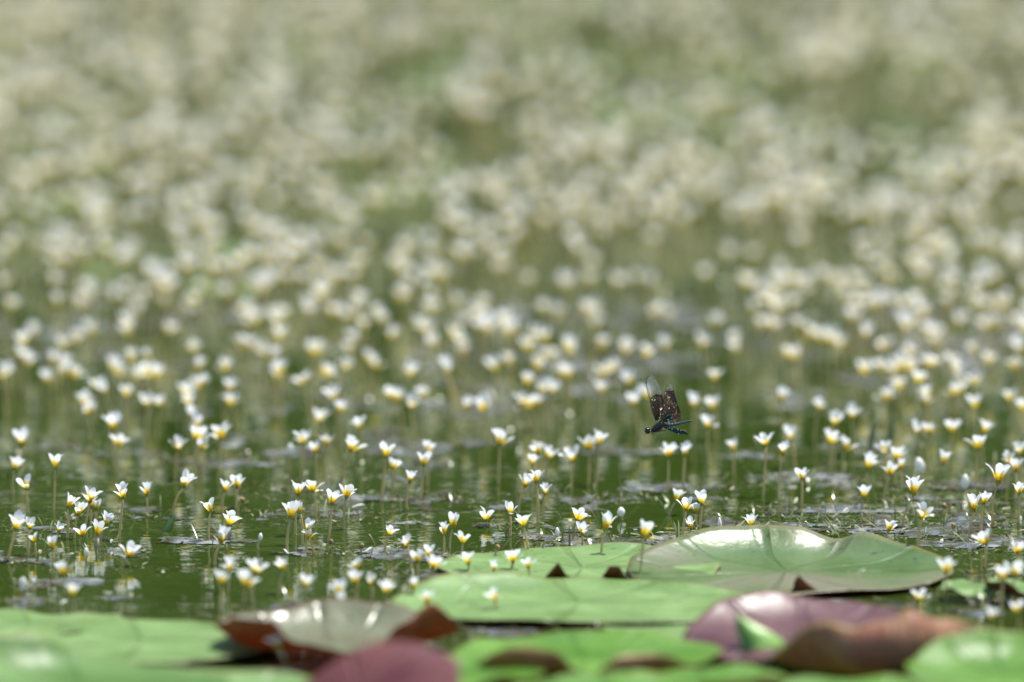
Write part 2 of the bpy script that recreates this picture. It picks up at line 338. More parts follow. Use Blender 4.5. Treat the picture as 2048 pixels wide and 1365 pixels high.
# ------------------------------------------------------------------ water lily pads
def cyc(keys, a):
    """smooth cyclic interpolation of (degrees, value...) keys"""
    ks = sorted(keys); a %= 360
    for i in range(len(ks)):
        k0 = ks[i]; k1 = ks[(i + 1) % len(ks)]
        span = (k1[0] - k0[0]) % 360 or 360; off = (a - k0[0]) % 360
        if off <= span:
            f = off / span; f = f * f * (3 - 2 * f)
            return [k0[j] * (1 - f) + k1[j] * f for j in range(1, len(k0))]
PADS = []
def lily_pad(label, cx, cy, r, keys, top, under, z=0.004, notch=None, tilt=(0, 0), stretch=1.0, rot=0, wave=0.0015, seed=0, group='water lily pads', nwidth=9, bite=None):
    """keys: (direction, final curl angle in degrees, radius fraction where the curl begins); 0 = right, 90 = away, 270 = near"""
    c = on_water(cx, cy, z); NA, NR = 96, 22
    rs = random.Random(seed + 5); ph = [rs.uniform(0, 6.28) for _ in range(6)]
    TH = 0.0011
    top_v, nrm_cols = [], []; att_a, att_r = [], []
    for i in range(NA + 1):
        if notch is None: a = 360 * i / NA
        else: a = notch + nwidth * .5 + (360 - nwidth) * i / NA
        phi, r0 = cyc(keys, a); phi = R(phi)
        ar = R(a); Rm = r * (1 + .02 * math.sin(3 * ar + ph[0]) + .012 * math.sin(7 * ar + ph[1]) + .006 * math.sin(17 * ar + ph[2]))
        if notch is not None:
            dn = min(i, NA - i) / NA * 360
            Rm *= 1 - .16 * math.exp(-dn / 7.0)
        if bite: Rm *= 1 - bite[2] * math.exp(-((a - bite[0]) / bite[1]) ** 4)
        q = zz = 0.0; col = []
        for j in range(NR + 1):
            f = j / NR
            if j:
                fm = (j - .5) / NR; g = max(0, (fm - r0) / (1 - r0)); g = g * g * (3 - 2 * g) if abs(phi) < 1.4 else g
                q += math.cos(phi * g) * Rm / NR; zz += math.sin(phi * g) * Rm / NR
            wv = wave * f * f * (math.sin(4 * ar + ph[3]) + .6 * math.sin(9 * ar + ph[4] + f * 3)) + .0006 * math.sin(f * 5 * math.cos(ar - .5) + ph[5]) * f
            col.append(Vector((q * math.cos(ar), q * math.sin(ar) * stretch, zz + wv))); att_a.append(ar); att_r.append(f)
        top_v.append(col)
    M = Matrix.Rotation(R(rot), 4, 'Z') @ Matrix.Rotation(R(tilt[0]), 4, 'X') @ Matrix.Rotation(R(tilt[1]), 4, 'Y')
    vs, fs, mi = [], [], []
    n1 = NR + 1
    P = [[M @ v for v in col] for col in top_v]
    for col in P: vs += col
    for i in range(NA + 1):                          # underside, one leaf thickness below along the normal
        for j in range(n1):
            du = P[min(i + 1, NA)][max(j, 1)] - P[max(i - 1, 0)][max(j, 1)]
            dv = P[i][min(j + 1, NR)] - P[i][max(j - 1, 0)]
            nn = du.cross(dv); nn = nn.normalized() if nn.length > 1e-12 else Vector((0, 0, -1))
            vs.append(P[i][j] + nn * TH * (1 - .6 * j / NR))
    N0 = (NA + 1) * n1
    for i in range(NA):
        for j in range(NR):
            a_ = i * n1 + j; q4 = (a_, a_ + 1, a_ + n1 + 1, a_ + n1)
            fs.append(q4); mi.append(0); fs.append(tuple(N0 + k for k in reversed(q4))); mi.append(1)
        a_ = i * n1 + NR; fs.append((a_, N0 + a_, N0 + a_ + n1, a_ + n1)); mi.append(1)
    if notch is not None:
        for i in (0, NA):
            for j in range(NR):
                a_ = i * n1 + j; fs.append((a_, a_ + 1, N0 + a_ + 1, N0 + a_)); mi.append(1)
    o = mesh_obj('lily_pad', vs, fs, [top, under], midx=mi, attr={'a': att_a * 2, 'r': att_r * 2})
    bm = bmesh.new(); bm.from_mesh(o.data); bmesh.ops.remove_doubles(bm, verts=bm.verts, dist=1e-5); bm.to_mesh(o.data); bm.free()
    o.location = c; PADS.append((c, r, stretch))
    return tag(o, label, 'lily pad', group)
FLAT = [(0, 0, .6), (180, 0, .6)]
# the back row
lily_pad('light green lily pad with two dark curled notch corners, behind the middle pads', 1165, 1136, .098,
         [(0, 2, .6), (60, 12, .7), (100, 3, .6), (140, 8, .7), (180, 2, .6), (252, 4, .7), (259, 85, .74), (264, 12, .7), (278, 12, .7), (283, 85, .74), (290, 8, .7)],
         PAD_TOP, UNDER, z=.003, bite=(271, 9, .17), seed=1, wave=.001)
lily_pad('large dark green lily pad with raised far rim and a white gloss streak', 1572, 1143, .112,
         [(0, 4, .6), (40, 24, .6), (60, 35, .56), (70, 25, .62), (84, 40, .55), (112, 38, .55), (140, 26, .58), (180, 4, .6), (270, 0, .6)],
         PAD_TOP2, UNDER, z=.004, seed=2, wave=.0006)
lily_pad('small pale green lily pad beside the right end of the large dark green pad', 1955, 1176, .026,
         [(0, 10, .5), (90, 16, .5), (180, 10, .5), (270, -8, .5)], PAD_TOP, UNDER, z=.008, seed=3)
lily_pad('green lily pad cut by the right photo edge with its dark brown side showing', 2075, 1185, .038,
         [(0, 10, .5), (90, 10, .5), (180, 40, .4), (225, 70, .5), (270, 30, .5)], PAD_TOP, UNDER, z=.006, seed=4)
# the middle row
lily_pad('broad bright green lily pad with straight near edge, in the centre of the pads', 1160, 1205, .128,
         [(0, 1, .6), (60, 2, .6), (95, 6, .60), (115, 24, .60), (138, 20, .60), (165, 5, .6), (180, 2, .6), (270, 0, .6)],
         PAD_TOP, UNDER, z=.006, seed=6, wave=.0008, stretch=.74)
lily_pad('pale green lily pad lying just in front of the broad central pad at its right', 1420, 1252, .075,
         [(0, 2, .6), (90, 3, .6), (180, 6, .6), (270, 0, .6)], PAD_TOP, UNDER, z=.003, seed=8)
lily_pad('thin strip of pale lily pad with brown rim at the left photo edge', 60, 1250, .062,
         [(0, 3, .6), (45, 8, .8), (90, 3, .7), (270, 0, .6)], PAD_TOP, UNDER, z=.003, seed=9)
lily_pad('flat pale green lily pad left of the curled brown leaf', 285, 1283, .093,
         [(0, 2, .6), (90, 2, .6), (180, 2, .6), (270, 0, .6)], PAD_TOP, UNDER, z=.005, seed=10, wave=.0006)
lily_pad('glossy bronze lily pad with curled brown and red edges, behind the maroon leaf', 668, 1285, .082,
         [(0, 25, .55), (35, 24, .5), (60, 38, .45), (100, 44, .45), (140, 32, .5), (178, 40, .6), (205, 82, .55), (235, 88, .55), (255, 30, .6), (285, 20, .6), (310, 80, .52), (340, 98, .52)],
         PAD_OLD, UNDER_RED, z=.008, seed=11)
lily_pad('glossy purple lily pad with white highlight, right of the broad central pad', 1640, 1268, .090,
         [(0, 6, .5), (50, 8, .5), (85, 10, .45), (112, 36, .45), (138, 30, .45), (160, 4, .5), (185, -28, .5), (230, -12, .5), (270, 0, .5)],
         PAD_PURPLE, UNDER_PURPLE, z=.016, tilt=(3, 0), seed=12, stretch=.9, wave=.0004)
# the front row, far out of focus
lily_pad('green lily pad humped at its far side, in the bottom left corner', 165, 1372, .094,
         [(0, 2, .6), (60, 4, .6), (88, 8, .6), (112, 58, .48), (145, 55, .45), (180, 8, .6), (270, 0, .6)], PAD_MID, UNDER, z=.014, seed=13)
lily_pad('smooth maroon leaf standing up at the bottom edge, left of the photo centre', 722, 1398, .066,
         [(0, -10, .4), (45, -20, .4), (90, -14, .5), (140, -25, .4), (180, -30, .4), (270, 0, .5)],
         PAD_MAROON, UNDER_PURPLE, z=.026, tilt=(26, -19), seed=14, stretch=.95, wave=.0004)
lily_pad('bright green lily pad with dark bent rim, right of the maroon leaf', 905, 1352, .060,
         [(0, 10, .5), (90, 25, .5), (180, 5, .5), (250, -20, .5), (300, 20, .5)], PAD_LIME, UNDER, z=.012, seed=15)
lily_pad('green lily pad with two pinkish brown rolled patches on its near rim', 1175, 1318, .088,
         [(0, 12, .5), (90, 14, .5), (180, 6, .5), (208, 20, .75), (240, 125, .74), (252, 110, .76), (268, 15, .8), (288, 125, .75), (300, 110, .76), (325, 20, .75)],
         PAD_LIME, UNDER_PINK, z=.010, seed=16)
lily_pad('big rolled pinkish brown leaf in front of the purple pad', 1778, 1338, .080,
         [(0, 60, .45), (45, 12, .5), (90, 10, .5), (150, 20, .5), (180, 30, .5), (208, 130, .42), (250, 158, .34), (290, 165, .30), (330, 150, .36)],
         PAD_LIME, UNDER_PINK, z=.009, rot=9, seed=18, stretch=1.0, wave=.0022)
lily_pad('shiny green lily pad filling the bottom right corner', 2015, 1352, .064,
         [(0, 10, .5), (80, 40, .35), (120, 45, .35), (170, 20, .4), (230, 0, .5), (270, -10, .5)], PAD_LIME, UNDER, z=.016, tilt=(6, 0), seed=19)
lily_pad('bright green lily pad at the bottom edge below the two rolled patches', 1230, 1400, .070,
         [(0, 5, .5), (90, 22, .5), (180, 12, .5), (270, 0, .5)], PAD_LIME, UNDER, z=.012, seed=20)
lily_pad('lime green lily pad at the bottom edge between the rolled leaf and folded leaf', 1420, 1372, .055,
         [(0, 14, .5), (90, 18, .5), (180, 12, .5), (240, 10, .5), (290, 60, .5)], PAD_LIME, UNDER_PINK, z=.010, seed=21)
lily_pad('brown and green lily pad at the bottom edge below the big rolled leaf', 1700, 1410, .075,
         [(0, 20, .5), (60, 26, .5), (90, 10, .5), (130, 30, .5), (180, 10, .5), (270, 60, .5)], PAD_LIME, UNDER_PINK, z=.010, seed=22)
lily_pad('pale green lily pad at the bottom edge below the flat left pad', 440, 1395, .085,
         [(0, 6, .5), (70, 18, .6), (120, 8, .5), (180, 4, .5), (270, 0, .5)], PAD_TOP, UNDER, z=.010, seed=23)

# loose bits of weed between the pads
ly = 7.1 + 3.6 * rng.random(80000) ** 1.2; lx = rng.uniform(-.062, .062, 80000) * ly
ok = weed_density(lx, ly) > 0.45 + rng.uniform(-.05, .07, 80000)
for c_, r_, st_ in PADS: ok &= ((lx - c_.x) / r_) ** 2 + ((ly - c_.y) / (r_ * st_)) ** 2 > 1.03
for x, y in list(zip(lx[ok], ly[ok]))[:20000]:
    if random.random() < .66: bit((x, y, random.uniform(0.0003, .0022)), random.uniform(.002, .008), random.uniform(.001, .0032), random.uniform(0, 6.28), random.uniform(-.25, .45), random.uniform(-.6, .3), random.random())
    elif random.random() < .8: bit((x, y, -0.001), random.uniform(.008, .022), random.uniform(.0006, .0013), random.uniform(0, 6.28), random.uniform(.2, 1.4), random.uniform(-2.2, .2), random.uniform(.2, .9), 5)
    elif y > 7.8 and random.random() < .5: bit((x, y, -0.001), random.uniform(.007, .016), random.uniform(.0015, .003), random.uniform(0, 6.28), random.uniform(.6, 1.5), random.uniform(-1.6, .2), random.uniform(.55, .92), 5)
stuff(mesh_obj('weed_leaf_litter', vs_l, fs_l, BITS, attr={'v': vv_l}), 'tiny loose leaves and threads of weed poking from the water', 'leaf litter')


# ------------------------------------------------------------------ water buttercups
def petal_arrays(seed, nl=7, nw=4):
    r = random.Random(seed); tip = r.uniform(.35, 1.1); cup = r.uniform(.06, .18); wid = r.uniform(.36, .50); asym = r.uniform(-.06, .06); notch = r.uniform(0, .05)
    V, F, T = [], [], []; x = z = 0.0
    for j in range(nl + 1):
        s = j / nl
        wdt = wid * (0.10 + 0.90 * math.sin(math.pi * .5 * min(1, s / .72)) ** 1.5) * (1 if s < .72 else math.sqrt(max(0.0, 1 - ((s - .72) / .285) ** 2)))
        for i in range(nw + 1):
            u = (i / nw - .5) * 2
            V.append((x - cup * wdt * u * u * .8, wdt * .5 * u + asym * s * s, z - notch * (1 - abs(u)) * (s > .9) + .012 * math.sin(u * 5 + seed) * s)); T.append(s)
        a = R(5) * math.cos(math.pi * min(1, s * 1.5)) - R(3) + tip * max(0, s - .40) * 1.5      # bellied at the base, flared at the tip
        x += math.sin(a) / nl; z += math.cos(a) / nl
    for j in range(nl):
        for i in range(nw):
            q = j * (nw + 1) + i; F.append((q, q + 1, q + nw + 2, q + nw + 1))
    return V, F, T
petal_me = []
for k in range(8):
    V, F, T = petal_arrays(k); o = mesh_obj('petal', V, F, PETAL, attr={'t': T}); petal_me.append(o.data); bpy.data.objects.remove(o)
V, F = [], []
for k in range(5):
    v, f = ellipsoid((math.cos(k * 1.2566) * .13, math.sin(k * 1.2566) * .13, .10), (.035, .09, .15), 6, 4, Matrix.Rotation(k * 1.2566, 3, 'Z') @ Matrix.Rotation(R(38), 3, 'Y'))
    V, F = join([(V, F), (v, f)])
V, F = join([(V, F), ellipsoid((0, 0, .0), (.10, .10, .09), 8, 5)])
o = mesh_obj('calyx', V, F, CALYX); calyx_me = o.data; bpy.data.objects.remove(o)
V, F = ellipsoid((0, 0, .20), (.10, .10, .10), 8, 5)
rs = random.Random(3)
for k in range(22):
    an = k * 2.4; rr = .05 + .13 * math.sqrt(k / 22); h = rs.uniform(.30, .42)
    v, f = tube([(math.cos(an) * rr * .5, math.sin(an) * rr * .5, .12), (math.cos(an) * rr, math.sin(an) * rr, h - .05), (math.cos(an) * rr * 1.15, math.sin(an) * rr * 1.15, h)], [.012, .012, .028], 4)
    V, F = join([(V, F), (v, f)])
o = mesh_obj('stamens', V, F, STAMEN); stamen_me = o.data; bpy.data.objects.remove(o)
bud_me = []
for k in range(3):
    V, F = [], []
    for j in range(8):
        s = j / 7; rad = (.20 + .02 * k) * math.sin(math.pi * (.06 + .90 * s)) ** .7
        for i in range(10): an = 2 * math.pi * i / 10; rr = rad * (1 + .10 * math.cos(5 * an + s * 2)); V.append((rr * math.cos(an), rr * math.sin(an), s))
    for j in range(7):
        for i in range(10): F.append((j * 10 + i, j * 10 + (i + 1) % 10, j * 10 + 10 + (i + 1) % 10, j * 10 + 10 + i))
    F.append(tuple(range(9, -1, -1))); F.append(tuple(range(70, 80)))
    o = mesh_obj('bud_petals', V, F, BUD); bud_me.append(o.data); bpy.data.objects.remove(o)

def flower_geom(bx, by, W, H, cx, cy):
    c = on_water(cx, cy); s = mpp(c.y); h = on_plane(bx, by, c.y)
    a = math.atan2(.5 * W, H); L = H * s / max(.5, math.cos(a)) * 1.02
    return c, h, a, L
def stem_points(c, h, rs, n=7, kink=1.0):
    """a bent stalk from just under the water to the flower"""
    d = h - c; m1 = c + Vector((d.x * .15 + rs.uniform(-.003, .003) * kink, d.y * .3, d.z * .5)); pts = []
    for i in range(n + 1):
        t = i / n; pts.append((c - Vector((0, 0, .006))) * (1 - t) ** 2 + m1 * 2 * t * (1 - t) + h * t * t)
    return pts
def head_matrix(c, h, rs, lean=.5):
    d = (h - c); up = Vector((d.x * lean * 1.2 + rs.gauss(0, .16) * d.length, rs.gauss(0, .18) * d.length - .04 * d.length, d.length)).normalized()
    q = up.to_track_quat('Z', 'Y').to_matrix().to_4x4()
    return q @ Matrix.Rotation(rs.uniform(0, 6.28), 4, 'Z')
flowers = []
def flower(bx, by, W, H, cx, cy, seed, detail=True, kind='flower'):
    rs = random.Random(seed); c, h, a, L = flower_geom(bx, by, W, H, cx, cy)
    if not detail: h.y += rs.uniform(-.01, .01)
    e = empty('bud' if kind == 'bud' else 'water_buttercup', c)
    rad = .00085 * rs.uniform(.85, 1.2)
    hl = h - c; pts = [p - c for p in stem_points(c, h, rs)]
    v, f = tube(pts, [rad * (1.15 - .25 * i / 7) for i in range(8)], 6); mesh_obj('stem', v, f, STEM, e)
    HM = Matrix.Translation(hl) @ head_matrix(c, h, rs)
    if kind == 'bud':
        o = link('bud_petals', bud_me[seed % 3], e); o.matrix_basis = HM @ Matrix.Diagonal((W / H * 2.4 * L, W / H * 2.4 * L, L, 1))
        o = link('calyx', calyx_me, e); o.matrix_basis = HM @ Matrix.Scale(L * .7, 4); flowers.append((e, bx, by, W, H, kind, detail)); return e
    HM = HM @ Matrix.Scale(L, 4)
    wide = rs.random() < .22
    for k in range(5):
        ak = a - R(1) + rs.gauss(0, R(10)) + (R(32) if wide and k == 1 else 0)
        o = link('petal', petal_me[rs.randrange(8)], e); sc = rs.uniform(.9, 1.08)
        o.matrix_basis = HM @ Matrix.Rotation(k * 1.2566 + rs.gauss(0, .08), 4, 'Z') @ Matrix.Rotation(ak, 4, 'Y') @ Matrix.Diagonal((sc, sc * (.95 + .4 * max(0, a - .4)), sc, 1))
    o = link('calyx', calyx_me, e); o.matrix_basis = HM @ Matrix.Scale(.72, 4)
    if detail: o = link('stamens', stamen_me, e); o.matrix_basis = HM
    flowers.append((e, bx, by, W, H, kind, detail))
    return e

SHARP = [  # base of the cup (x, y), width, height, foot of the stalk (x, y), in photo pixels
(44,894,28,36,42,950),(28,940,27,28,27,988),(110,939,28,30,107,1020),(53,980,31,30,56,1024),(31,1062,35,35,12,1122),(59,1059,24,27,57,1107),
(135,1018,24,31,132,1075),(154,1031,26,28,148,1076),(179,1007,28,33,168,1052),(182,1018,20,26,182,1048),(193,1022,17,25,193,1040),(210,1053,26,28,203,1080),
(246,998,33,31,237,1078),(293,993,26,28,290,1030),(367,976,30,35,346,1030),(449,985,22,25,446,1026),(474,978,30,28,471,1016),(421,1026,32,28,420,1082),
(456,1053,38,28,450,1078),(441,1088,28,36,430,1130),(117,1066,20,22,116,1078),(70,1086,22,20,71,1112),(105,1101,27,28,104,1128),(165,1075,25,28,163,1090),
(193,1072,24,30,190,1094),(256,1117,38,30,246,1132),(128,1153,30,30,128,1188),(459,1145,27,29,455,1184),(492,1176,40,36,490,1246),(443,1171,34,30,440,1222),
(512,1148,32,33,505,1204),(145,1195,26,27,145,1226),(235,893,32,25,235,944),(356,903,31,29,350,956),(391,884,34,32,390,956),(405,903,22,28,405,966),
(442,880,42,34,437,948),(227,863,34,33,230,932),(606,890,31,29,604,956),(633,907,25,24,630,962),(653,892,24,22,652,952),(701,904,34,31,685,976),
(722,859,30,27,720,932),(770,917,38,31,761,1000),(785,940,27,25,785,986),(847,934,36,31,838,1002),(856,909,27,27,855,972),(819,968,25,27,815,1022),
(999,894,33,33,996,966),(596,993,38,31,592,1070),(626,986,35,29,630,1036),(663,1011,32,32,655,1082),(692,998,31,29,687,1058),(582,1039,32,32,576,1106),
(601,1028,22,25,602,1090),(613,1062,24,23,612,1105),(618,1078,18,22,624,1106),(778,1072,22,22,770,1106),(813,1096,24,25,820,1132),(888,1071,22,27,886,1112),
(905,1059,22,34,900,1098),(925,1089,22,25,922,1122),(972,1043,32,27,972,1054),(836,1127,26,28,836,1158),(865,1139,30,30,866,1166),(859,1114,27,25,858,1146),
(937,1130,38,27,937,1152),(568,1144,30,27,560,1188),(715,1140,27,22,715,1174),(710,1171,30,30,710,1198),(742,1171,22,23,741,1200),(610,1178,30,30,605,1214),
(826,1181,30,27,826,1212),(678,1192,38,29,676,1222),(772,1190,32,28,772,1220),(689,1213,25,28,690,1236),(853,1209,27,28,853,1238),(992,1202,25,25,990,1236),
(987,1144,20,23,987,1160),(1026,1127,34,27,1026,1148),(1057,1139,28,23,1057,1158),(1077,910,29,26,1075,966),(1096,919,27,27,1093,956),(1063,932,27,22,1063,986),
(1049,976,22,27,1037,1026),(1072,968,29,27,1074,1042),(1091,991,22,24,1085,1036),(1146,925,33,31,1142,978),(1177,902,29,31,1175,968),(1196,893,28,31,1190,972),
(1337,917,36,29,1333,986),(1369,914,29,27,1363,982),(1469,902,25,24,1469,948),(1020,1031,23,27,1017,1072),(1048,1055,38,24,1063,1110),(1155,1044,34,28,1148,1064),
(1165,1072,23,27,1162,1098),(1210,1063,27,38,1205,1116),(1287,1078,38,36,1278,1158),(1351,1005,24,26,1338,1030),(1373,1023,36,28,1367,1082),(1392,1028,26,20,1395,1052),
(1404,1012,32,28,1398,1052),(1382,1060,23,25,1380,1092),(1503,1055,22,28,1502,1088),(1532,893,38,27,1525,992),(1565,912,20,29,1557,1002),(1582,884,36,32,1590,936),
(1658,889,33,31,1658,944),(1689,902,27,27,1689,946),(1604,961,25,27,1602,1012),(1734,940,37,32,1733,978),(1770,907,27,25,1770,956),(1792,922,33,27,1792,972),
(1780,953,29,25,1766,1002),(1801,940,23,20,1800,984),(1837,872,27,30,1840,934),(1858,871,25,25,1855,934),(1904,868,30,29,1904,930),(1966,868,29,27,1966,930),
(1958,902,38,32,1955,972),(1886,931,31,29,1862,978),(1727,1000,28,28,1725,1018),(1827,992,38,36,1803,1054),(1995,969,40,40,1985,1046),(2017,928,24,26,2015,980),
(2040,910,28,26,2040,966),(2031,944,28,26,2028,1000),(2038,990,20,24,2035,1052),(1949,1024,30,35,1940,1082),(1966,1010,23,26,1963,1078),(1842,1038,36,29,1827,1122),
(1776,1064,28,25,1768,1098),(1973,1092,31,33,1968,1144),(2034,1109,31,27,2032,1150),(1892,1149,36,33,1893,1204),(2006,1162,38,32,2002,1224),(2028,1153,31,30,2020,1212),
(1984,1243,30,28,1984,1268),(2035,1228,30,27,2034,1256),(1837,1202,40,20,1837,1216),(560,1302,26,34,572,1338)]
for i, t in enumerate(SHARP): flower(*t, seed=100 + i)
BUDS = [(48,1182,15,28,49,1190),(174,1114,9,18,174,1120),(1243,1034,13,18,1243,1040),(1115,1074,9,18,1115,1080),(1440,1062,8,26,1440,1066),(1843,948,17,32,1843,978),(1930,979,16,29,1930,1000),(520,1082,8,15,519,1098),(66,1172,8,16,66,1178),(580,912,14,24,580,940)]
for i, t in enumerate(BUDS): flower(*t, seed=900 + i, kind='bud')

BLUR = [  # middle of the blurred head
(70,662),(126,684),(150,672),(185,657),(160,603),(287,590),(253,640),(257,660),(338,655),(384,692),(53,716),(101,715),(94,755),(128,743),(145,740),(224,730),(268,750),(297,738),
(195,768),(212,778),(178,820),(166,800),(228,842),(294,801),(321,805),(405,764),(461,771),(482,684),(505,690),(525,700),(545,708),(451,733),(555,743),(612,757),(615,610),(662,620),(688,628),
(571,552),(516,560),(454,580),(490,620),(508,628),(499,645),(670,788),(639,832),(683,815),(386,825),(396,845),(823,547),(980,490),(996,505),(1000,532),(1060,556),(1178,556),(1127,559),
(1233,562),(1275,555),(1300,562),(799,590),(912,597),(922,641),(955,622),(975,640),(966,605),(1008,650),(1030,655),(1090,612),(1116,622),(1189,615),(1190,640),(1312,622),(1340,622),(717,617),
(715,672),(782,665),(842,648),(860,655),(753,725),(1082,706),(1098,708),(1141,699),(1124,740),(1250,696),(1332,689),(1291,706),(1206,737),(1226,735),(780,788),(798,790),(842,788),(823,805),
(932,809),(1045,798),(1085,774),(1103,776),(1072,805),(1206,778),(1271,802),(1260,757),(1413,542),(1608,474),(1720,487),(1563,535),(1642,552),(1502,504),(1482,556),(1502,564),(1526,580),
(1850,525),(1852,545),(1778,549),(1690,586),(1734,603),(1762,590),(1788,596),(1810,606),(1836,614),(1970,607),(1987,648),(1970,542),(1403,685),(1430,645),(1528,645),(1545,648),(1471,675),
(1474,692),(1686,682),(1621,665),(1768,685),(1816,699),(1800,727),(1815,730),(1908,716),(1925,757),(1575,708),(1594,712),(1430,747),(1386,805),(1430,809),(1416,846),(1560,792),(1638,812),
(1669,839),(1703,826),(1772,792),(1850,802),(2030,680),(2040,640),(20,610),(8,560)]
for i, (x, y) in enumerate(BLUR):
    rs = random.Random(3000 + i); d0 = on_water(x, y + 75).y; k = 7.95 / d0
    W = rs.uniform(27, 36) * k; H = rs.uniform(26, 33) * k; st = rs.uniform(48, 82) * k
    by = y + H * .45; flower(x, by, W, H, x + rs.uniform(-8, 8), by + st, seed=3000 + i, detail=(y > 755))

# the nearest of the flowers beyond, still one by one, then the uncountable rest of the field
def far_spots():
    out = []
    r = random.Random(55)
    while len(out) < 8800:
        y = 8.4 + 7.9 * r.random() ** 1.05; x = r.uniform(-.126, .126) * y
        d = float(fbm(np.float64(x * 8.0 + 9), np.float64(y * 2.6), 77, 2))
        if y < 9.6 and r.random() < .62 * (9.6 - y) / 1.2 + .1: continue
        if y < 10.8 and d < .40 and r.random() < .85: continue
        if d < .38 and r.random() < .75: continue
        out.append((y, x))
    for k in range(420):                             # the same flowers go on beside the view
        y = r.uniform(7.75, 9.0); x = r.uniform(.049, .126) * y * r.choice((-1, 1)); out.append((y, x))
    return sorted(out)
spots = far_spots()
def px_of(p):
    c, s = math.cos(PITCH), math.sin(PITCH); d = p - Vector((0, 0, CAMH)); dep = d.y * c - d.z * s
    return 1024 + d.x / dep / FIELD * 2048, 682.5 - (d.y * s + d.z * c) / dep / FIELD * 2048
room = max(0, 300 - (len(SHARP) + len(BLUR)))
near = [(y, x) for y, x in spots if abs(x) < .045 * y][:room]
for i, (y, x) in enumerate(near):
    rs = random.Random(5000 + i); cx, cy = px_of(Vector((x, y, 0))); k = 7.95 / y
    flower(cx + rs.uniform(-8, 8), cy - rs.uniform(48, 85) * k, rs.uniform(27, 36) * k, rs.uniform(26, 33) * k, cx, cy, seed=5000 + i, detail=False)
ns_ = set(near); rest = [s for s in spots if s not in ns_]
PV = [petal_arrays(k, 4, 2) for k in range(4)]
PA = [np.array(p[0]) for p in PV]; PT = np.array(PV[0][2]); PF = np.array(PV[0][1])
VV, FF, TT, MM = [], [], [], []; off = 0
for i, (y, x) in enumerate(rest):
    rs = random.Random(9000 + i); hgt = rs.uniform(.018, .038); c = Vector((x, y, 0)); h = Vector((x + rs.gauss(0, .006), y + rs.gauss(0, .006), hgt))
    L = rs.uniform(.0105, .0135); a = R(rs.uniform(22, 40)); HM = Matrix.Translation(h) @ head_matrix(c, h, rs) @ Matrix.Scale(L, 4)
    for k in range(5):
        M = np.array(HM @ Matrix.Rotation(k * 1.2566, 4, 'Z') @ Matrix.Rotation(a + rs.gauss(0, .12), 4, 'Y'))
        P = PA[rs.randrange(4)] @ M[:3, :3].T + M[:3, 3]; VV.append(P); FF.append(PF + off); TT.append(PT); MM.append(np.zeros(len(PF))); off += len(P)
    v, f = tube(stem_points(c, h, rs, 2), [.0011, .001, .0009], 4, False); v = np.array([tuple(q) for q in v])
    VV.append(v); FF.append(np.array(f) + off); TT.append(np.zeros(len(v))); MM.append(np.ones(len(f))); off += len(v)
o = np_mesh('far_flower_field', np.concatenate(VV), np.concatenate(FF), [PETAL, STEM], {'t': np.concatenate(TT)}, midx=np.concatenate(MM))
stuff(o, 'mass of blurred white flowers covering the water far back', 'flower field')

# labels that single each flower out: look, nearest landmark, side and rank
LAND = [('dragonfly', 1335, 830), ('folded green leaf blade', 345, 1045), ('floating pale petal', 715, 1018), ('large dark green pad', 1580, 1090), ('dark notch corners', 1200, 1155),
        ('glossy bronze pad', 650, 1240), ('pale upright grass blade', 1783, 865), ('small pale green pad', 1950, 1170), ('left photo edge', 0, 950), ('right photo edge', 2048, 950)]
ORD = ['nearest', 'second nearest', 'third nearest', 'fourth nearest', 'fifth nearest', 'sixth nearest', 'seventh nearest', 'eighth nearest', 'ninth nearest', 'tenth nearest', 'eleventh nearest', 'twelfth nearest', 'thirteenth nearest', 'fourteenth nearest', 'fifteenth nearest', 'sixteenth nearest', 'seventeenth nearest', 'eighteenth nearest', 'nineteenth nearest', 'twentieth nearest']
buckets = {}; taken = set()
ONES = 'zero one two three four five six seven eight nine ten eleven twelve thirteen fourteen fifteen sixteen seventeen eighteen nineteen'.split()
TENS = 'twenty thirty forty fifty sixty seventy eighty ninety'.split()
def words(v):
    n = max(0, min(99, round(v)))
    return ONES[n] if n < 20 else TENS[n // 10 - 2] + ('-' + ONES[n % 10] if n % 10 else '')
for e, bx, by, W, H, kind, detail in flowers:
    y = by - H * .5
    if y < 735:
        w1, w2 = words(bx / 20.48), words(y / 13.65)
        while (w1, w2) in taken: w1 = 'just under ' + w1 if 'just' not in w1 else 'barely ' + w1
        taken.add((w1, w2))
        tag(e, f'blurred white flower {w1} percent across, {w2} percent down the photo', 'flower', 'blurred white flowers beyond the sharp ones'); continue
    best = min(LAND, key=lambda l: math.hypot(bx - l[1], (y - l[2]) * 1.3)); dx, dy = bx - best[1], (y - best[2]) * 1.3
    if 'edge' in best[0]: side = 'above its middle' if dy < -90 else ('below its middle' if dy > 90 else 'around its middle')
    else: side = ('right of it' if dx > 0 else 'left of it') if abs(dx) > abs(dy) else ('below it' if dy > 0 else 'above it')
    buckets.setdefault((best[0], side, kind), []).append((math.hypot(dx, dy), e, W, H, kind, y))
for (lm, side, kind), L_ in buckets.items():
    for k, (d, e, W, H, kd, y) in enumerate(sorted(L_, key=lambda t: t[0])):
        look = 'closed white bud' if kd == 'bud' else ('open white flower' if W > H * 1.15 else ('narrow white flower' if W < H * .9 else 'white cup flower'))
        if y < 850 or y > 1130: look = 'blurred ' + look
        wd = 'bud' if kd == 'bud' else 'flower'
        tag(e, f'{look}, {ORD[min(k, 19)]} to the {lm}, {side}', wd, 'white water buttercups' if kd != 'bud' else 'white buds on the water')

